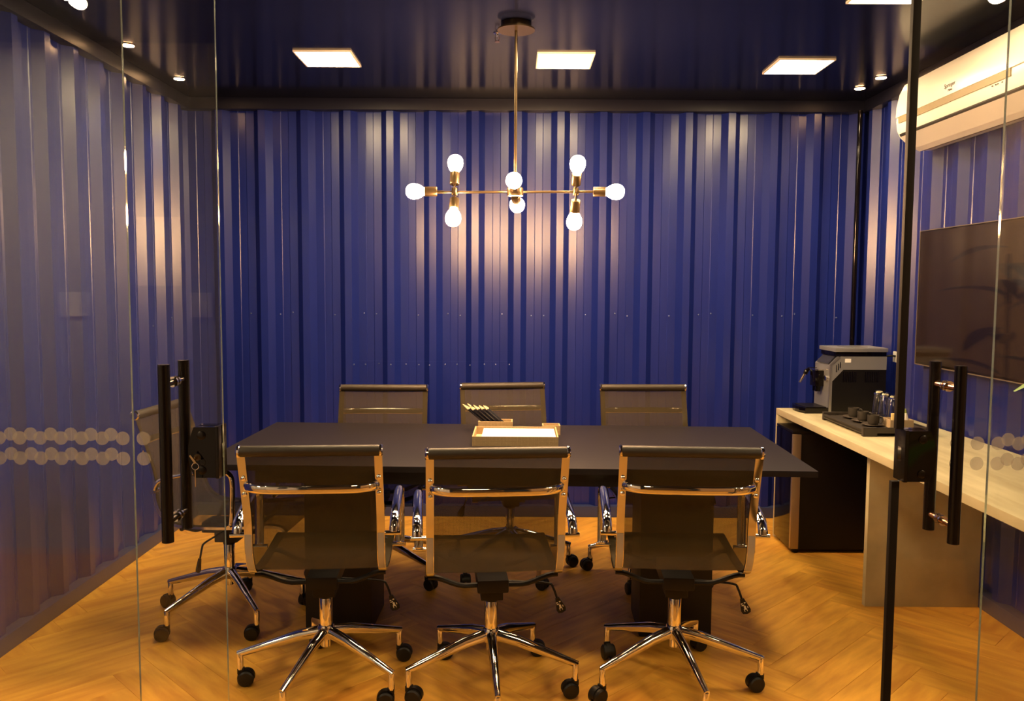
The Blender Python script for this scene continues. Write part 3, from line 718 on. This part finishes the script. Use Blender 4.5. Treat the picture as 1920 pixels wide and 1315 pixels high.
MB().box(-0.052, 0.0, 0.085, 0.165, 0.150, 0.245, 0, 0.006).box(-0.042, -0.012, 0.10, 0.115, 0.118, 0.150, 0, 0.003).box(-0.042, -0.012, 0.135, 0.150, 0.118, 0.150, 0, 0.003).build('coffee_spout', gloss_black, cmz)
MB().box(-0.056, -0.004, 0.083, 0.167, 0.2452, 0.252, 0, 0.002).build('spout_cap', chrome, cmz)
MB().lathe([(0.014, 0), (0.0165, -0.003), (0.0165, -0.014), (0.010, -0.017), (0.0001, -0.017)], 20, (0, 0.040, 0.205), 'X').build('steam_knob', chrome, cmz)
wd = MB().tube([(0.0, 0.195, 0.245), (-0.045, 0.195, 0.245), (-0.062, 0.195, 0.232), (-0.070, 0.195, 0.212)], [0.008, 0.010, 0.014, 0.013], 10).build('steam_wand', gloss_black, cmz)
MB().tube([(-0.070, 0.195, 0.218), (-0.102, 0.195, 0.160)], 0.0075, 10).build('wand_tip', chrome, wd)
MB().box(-0.0010, 0.0, 0.036, 0.060, 0.2535, 0.2570).build('badge', white_ink, cmz, smooth=0)
MB().prism([(-0.14, 0.205), (-0.155, 0.150), (-0.16, 0.105), (-0.155, 0.06), (-0.14, 0.005), (0.0, 0.005), (0.0, 0.205)], 0.0, 0.034, 'Z').build('drip_tray', gloss_black, cmz, smooth=0)
MB().prism([(-0.128, 0.190), (-0.138, 0.105), (-0.128, 0.020), (-0.01, 0.020), (-0.01, 0.190)], 0.0342, 0.0362, 'Z').build('drip_grate', black, cmz, smooth=0)

# serving tray with cups, glasses and a wooden box
ty = thing('serving_tray', 'dark stained wooden serving tray on the counter in front of the coffee machine', 'tray', (1.828, 4.135, 0.7605), R(0.5))
tw, tl = 0.173, 0.255
MB().box(-tw, tw, -tl, tl, 0.015, 0.026, 0, 0.001).build('base_board', tray_m, ty)
for x in (-1, 1):
    MB().box(min(x * tw, x * (tw - .012)), max(x * tw, x * (tw - .012)), -tl, tl, 0.010, 0.032, 0, 0.001).build('side_rail', tray_m, ty)
for y in (-1, 1):
    MB().box(-tw + .012, tw - .012, min(y * tl, y * (tl - .012)), max(y * tl, y * (tl - .012)), 0.022, 0.042, 0, 0.001).build('end_rail', tray_m, ty)
    for x in (-1, 1):
        xa, xb = sorted((x * tw, x * (tw - .065))); ya, yb = sorted((y * (tl + 0.0), y * (tl - .02)))
        MB().box(xa - .0005, xb + .0005, ya - .0005, yb + .0005, 0.0, 0.0425, 0, 0.001).build('foot', tray_m, ty)
cup_body = MB().lathe([(0.0, 0.0), (0.018, 0.0), (0.023, 0.004), (0.027, 0.016), (0.0275, 0.05), (0.0255, 0.05), (0.0245, 0.018), (0.019, 0.006), (0.0, 0.005)], 24).mesh('bowl', stoneware, 40)
cup_h = MB().tube(spline([(0.0265, 0, 0.043), (0.036, 0, 0.045), (0.042, 0, 0.036), (0.041, 0, 0.022), (0.034, 0, 0.013), (0.0255, 0, 0.015)], 4), 0.0035, 8).mesh('handle', stoneware, 40)
sau = MB().lathe([(0.0, 0), (0.025, 0), (0.047, 0.007), (0.052, 0.010), (0.051, 0.012), (0.026, 0.004), (0.0, 0.004)], 28).mesh('saucer', saucer_m, 40)
pos = [(1.772, 4.275), (1.768, 4.150), (1.768, 4.030)]
for (x, y), w_ in zip(pos, ('farthest, beside the coffee machine', 'in the middle of the row', 'nearest, beside the wooden box')):
    s = tag(bpy.data.objects.new('saucer', sau), 'dark brown saucer under the espresso cup %s' % w_, 'saucer', 'saucers on the tray'); sc.collection.objects.link(s); s.location = (x - 0.004, y - 0.004, 0.7868)
    c = thing('espresso_cup', 'dark stoneware espresso cup on a saucer, %s' % w_, 'cup', (x, y, 0.7912), R(-38), 'espresso cups on the tray')
    for nm, me in (('bowl', cup_body), ('handle', cup_h)):
        p = bpy.data.objects.new(nm, me); sc.collection.objects.link(p); p.parent = c
gl = MB().lathe([(0.0, 0.138), (0.022, 0.138), (0.0255, 0.134), (0.0365, 0.001), (0.0365, 0.0), (0.0345, 0.0), (0.0235, 0.112), (0.020, 0.118), (0.0, 0.120)], 28).mesh('tumbler', tumbler_glass, 40)
for (x, y), w_ in zip([(1.925, 4.330), (1.915, 4.235), (1.915, 4.142)], ('farthest, beside the coffee machine', 'in the middle of the three', 'nearest, behind the wooden box')):
    g = tag(bpy.data.objects.new('tumbler', gl), 'clear upturned drinking glass, %s' % w_, 'glass', 'upturned glasses on the tray'); sc.collection.objects.link(g); g.location = (x, y, 0.7870)
ob = thing('sachet_box', 'small light wooden box of sachets on the near end of the tray', 'box', (1.876, 4.005, 0.7870), 0)
m_ = MB(); hx, hy, hh, tt = 0.056, 0.045, 0.040, 0.005
m_.box(-hx, hx, -hy, -hy + tt, 0, hh).box(-hx, hx, hy - tt, hy, 0, hh).box(-hx, -hx + tt, -hy + tt, hy - tt, 0, hh).box(hx - tt, hx, -hy + tt, hy - tt, 0, hh)
m_.build('side_walls', box_wood, ob, smooth=0); MB().box(-hx + tt, hx - tt, -hy + tt, hy - tt, 0, tt).build('bottom_board', box_wood, ob, smooth=0)
for i, (dy, lb) in enumerate(((-0.032, 'cream sachet with red print standing at the front of the wooden box'), (-0.014, 'plain cream sachet standing behind the front one in the wooden box'))):
    s = thing('sachet', lb, 'sachet', (1.858 + 0.004 * i, 4.005 + dy, 0.7925), 0)
    s.rotation_euler = (R(-6), 0, 0)
    MB().box(-0.024, 0.024, -0.003, 0.003, 0, 0.062, 0, 0.002).build('packet', sachet_m, s)
    if i == 0: MB().box(-0.014, 0.016, -0.0034, -0.0028, 0.041, 0.048).build('red_print', red_ink, s, smooth=0)
bt = thing('sweetener_bottle', 'small white bottle with a greenish tip standing in the wooden box', 'bottle', (1.912, 4.010, 0.7925))
MB().lathe([(0.0, 0), (0.016, 0), (0.017, 0.004), (0.016, 0.035), (0.009, 0.062), (0.0, 0.062)], 20).build('bottle_body', paper_m, bt)
MB().lathe([(0.009, 0.062), (0.004, 0.082), (0.0, 0.083)], 16).build('cap', green_m, bt)
# wall socket and cable behind the machine
ws = thing('wall_socket', 'small white wall socket with a dark cable on the right wall above the counter', 'socket', (2.165, 4.655, 1.075))
MB().box(-0.012, 0.0, -0.035, 0.035, -0.03, 0.03, 0, 0.003).box(0, 0.04, -0.03, 0.03, -0.025, 0.025).build('face_plate', ac_white, ws)
MB().tube(spline([(-0.012, 0.0, 0.005), (-0.05, 0.01, 0.005), (-0.085, 0.04, -0.02), (-0.098, 0.06, -0.09), (-0.098, 0.075, -0.20), (-0.095, 0.08, -0.30)], 5), 0.0055, 8).build('cable', black, ws)
# corner pipe
tag(MB().tube([(2.098, 5.125, 0.071), (2.098, 5.125, 2.53)], 0.014, 16).build('corner_conduit', gloss_black), 'glossy black vertical conduit in the back right corner', 'pipe')

# ================================================================ TELEVISION
tv = thing('television', 'large black wall television on the right wall, behind the glass', 'television', (2.115, 3.735, 1.065))
MB().box(0.0, 0.044, -0.615, 0.615, 0.0, 0.69, 0, 0.004).build('housing', gloss_black, tv)
MB().box(-0.0012, 0.0, -0.606, 0.606, 0.014, 0.682).build('screen', screen_m, tv, smooth=0)
MB().box(-0.002, 0.0, 0.12, 0.17, 0.003, 0.009).build('sensor_strip', brushed, tv, smooth=0)
bz = MB().box(-0.002, 0.004, -0.615, 0.615, -0.002, 0.003).box(-0.002, 0.004, 0.612, 0.617, 0.0, 0.69).box(-0.002, 0.004, -0.615, 0.615, 0.688, 0.692)
bz.build('bezel', champagne, tv, smooth=0)

# ================================================================ AIR CONDITIONER
ac = thing('air_conditioner', 'white split air conditioner high on the right wall', 'air conditioner', (2.20, 3.86, 2.18), R(0))
L0, L1 = -0.64, 0.50
body = [(-0.042, -0.01), (-0.10, -0.012), (-0.165, 0.015), (-0.205, 0.052), (-0.222, 0.085), (-0.228, 0.13), (-0.226, 0.20), (-0.214, 0.262), (-0.190, 0.310), (-0.165, 0.322), (-0.042, 0.325)]
MB().prism(body, L0, L1, 'Y').build('casing', ac_white, ac, smooth=40)
MB().prism([(-0.2265, 0.150), (-0.234, 0.152), (-0.232, 0.205), (-0.219, 0.268), (-0.194, 0.318), (-0.190, 0.312)], L0 + 0.012, L1 - 0.004, 'Y').build('front_panel', ac_white, ac, smooth=40)
MB().prism([(-0.2265, 0.120), (-0.2315, 0.120), (-0.2335, 0.150), (-0.2265, 0.150)], -0.49, L1 - 0.03, 'Y').build('accent_band', ac_grey, ac, smooth=0)
MB().prism([(-0.205, 0.064), (-0.219, 0.068), (-0.2185, 0.062), (-0.210, 0.050), (-0.204, 0.054)], L0 + 0.02, L1 - 0.02, 'Y').build('air_slot', hall_dark, ac, smooth=0)
MB().prism([(-0.213, 0.046), (-0.219, 0.051), (-0.150, -0.006), (-0.120, -0.022), (-0.116, -0.018), (-0.146, 0.0)], L0 + 0.035, L1 - 0.035, 'Y').build('louvre_flap', ac_white, ac, smooth=0)
MB().prism([(-0.118, -0.0135), (-0.118, -0.018), (-0.095, -0.018), (-0.095, -0.0125)], L0 + 0.04, L1 - 0.04, 'Y').build('lower_lip', ac_grey, ac, smooth=0)
text('lettering', 'Springer', 0.028, grey_ink, ac, (-0.2345, -0.03, 0.195), (R(90), 0, R(-90)), 0.0003)
text('lettering', 'Midea', 0.016, grey_ink, ac, (-0.2345, -0.035, 0.172), (R(90), 0, R(-90)), 0.0003)
mk = MB()
for i, y in enumerate((-0.36, -0.385, -0.40, -0.43)): mk.box(-0.2295, -0.2275, y - 0.004, y + 0.004, 0.108, 0.112)
mk.build('indicator', grey_ink, ac, smooth=0)

# ================================================================ HALL THINGS (reflected in the panes) and added light panels
for x, y, lb in ((-2.95, 0.42, 'added unseen light panel brightening the hall, left side'), (2.95, 0.42, 'added unseen light panel brightening the hall, right side'), (0.0, 0.6, 'added unseen light panel brightening the hall, in the middle')):
    led_panel(x, y, lb, 2.70, hall_e if x else hall_mid, 0.20, 'added light panels of the hall')  # panels added out of view to brighten the hall wall the panes reflect
def track_spot(x, y, rz, label):
    t = thing('track_spot', label, 'spotlight', (x, y, 2.70), rz, 'hall spotlights reflected in the panes')
    MB().lathe([(0.035, 0), (0.035, -0.012), (0.006, -0.014), (0.006, -0.075)], 16).build('mount', brass, t)
    h = MB().lathe([(0.022, -0.07), (0.030, -0.06), (0.038, 0.03), (0.040, 0.035), (0.034, 0.035), (0.030, 0.02), (0.0, 0.015)], 20).build('lamp_head', black, t, (0, 0, -0.10), (R(-75), 0, 0))
    MB().lathe([(0.0, 0.024), (0.029, 0.024), (0.031, 0.028), (0.0, 0.030)], 20).build('lens', spot_e, h)
track_spot(-1.80, 0.78, R(-30), 'bright hall spotlight seen reflected at the top left')
track_spot(1.92, 0.80, R(25), 'bright hall spotlight seen reflected at the top right')
# poster and plates on the hall wall, seen faintly in the left pane
tag(MB().box(-0.112, 0.112, -0.004, 0.0, -0.18, 0.18, 0, 0.001).build('poster', paper_m, None, (-1.86, -0.195, 1.63)), 'pale rectangular notice reflected in the left door pane', 'notice')
for x, lb in ((-2.335, 'pale switch plate reflected in the far left pane'), (-1.64, 'pale switch plate reflected beside the left door edge')):
    tag(MB().box(-0.055, 0.055, -0.012, 0.0, -0.065, 0.065, 0, 0.004).build('switch_plate', paper_m, None, (x, -0.188, 1.35)), lb, 'switch', 'switch plates of the hall')
# plants
def leaf(L, W, bend=0.3, n=6):
    mb = MB(); vs = []
    for i in range(n + 1):
        t = i / n; w_ = W * math.sin(PI * min(1, t * 0.93 + 0.05)) ** 0.8; x = L * t; z = -bend * L * t * t
        vs += [(x, -w_ / 2, z + w_ * 0.12), (x, 0, z), (x, w_ / 2, z + w_ * 0.12)]
    fs = [(3 * i + k, 3 * i + k + 1, 3 * i + k + 4, 3 * i + k + 3) for i in range(n) for k in (0, 1)]
    return mb.add(vs, fs)
def plant(x, y, label, height, specs, lm, n_pot=0.14):
    p = thing('potted_plant', label, 'plant', (x, y, 0))
    MB().lathe([(0, 0), (n_pot * 0.75, 0), (n_pot, 0.30), (n_pot * 0.93, 0.30), (n_pot * 0.9, 0.26), (0, 0.26)], 24).build('pot', pot_m, p)
    MB().tube(spline([(0, 0, 0.26), (0.01, 0.01, height * 0.6), (0, 0, height)], 4), [0.010] * 9, 8).build('stem', stem_m, p)
    for (z, a, L, W, tilt, bend) in specs:
        leaf(L, W, bend).build('leaf', lm, p, (0, 0, z), (0, -tilt, a))
random.seed(11)
plant(2.30, 0.32, 'dark rubber plant reflected in the right pane over the television', 1.62,
      [(0.75 + 0.075 * i, 2.4 * i + 0.4, random.uniform(.24, .34), 0.12, random.uniform(-.1, .7), 0.35) for i in range(13)], dark_leaf)
plant(2.80, 0.32, 'second dark leafy plant reflected at the right edge of the pane', 1.35,
      [(0.45 + 0.05 * i, 2.4 * i, random.uniform(.26, .36), 0.09, random.uniform(.1, .9), 0.45) for i in range(18)], dark_leaf)
sp = [(0.9, PI + 0.0, 0.31, 0.05, 0.62, 0.0)] + [(0.75 + 0.03 * i, 2.4 * i + 0.3, 0.24, 0.05, 0.9, 0.5) for i in range(8)]
sp = [s for s in sp]
plant(1.23, 1.50, 'green plant outside the right door with one leaf tip entering the frame', 1.43,
      [(1.425, PI, 0.355, 0.06, -0.46, 0.0)] + [(0.8 + 0.03 * i, R(-60) + 0.45 * i, 0.22, 0.05, 0.9, 0.5) for i in range(7)], leaf_m, 0.13)
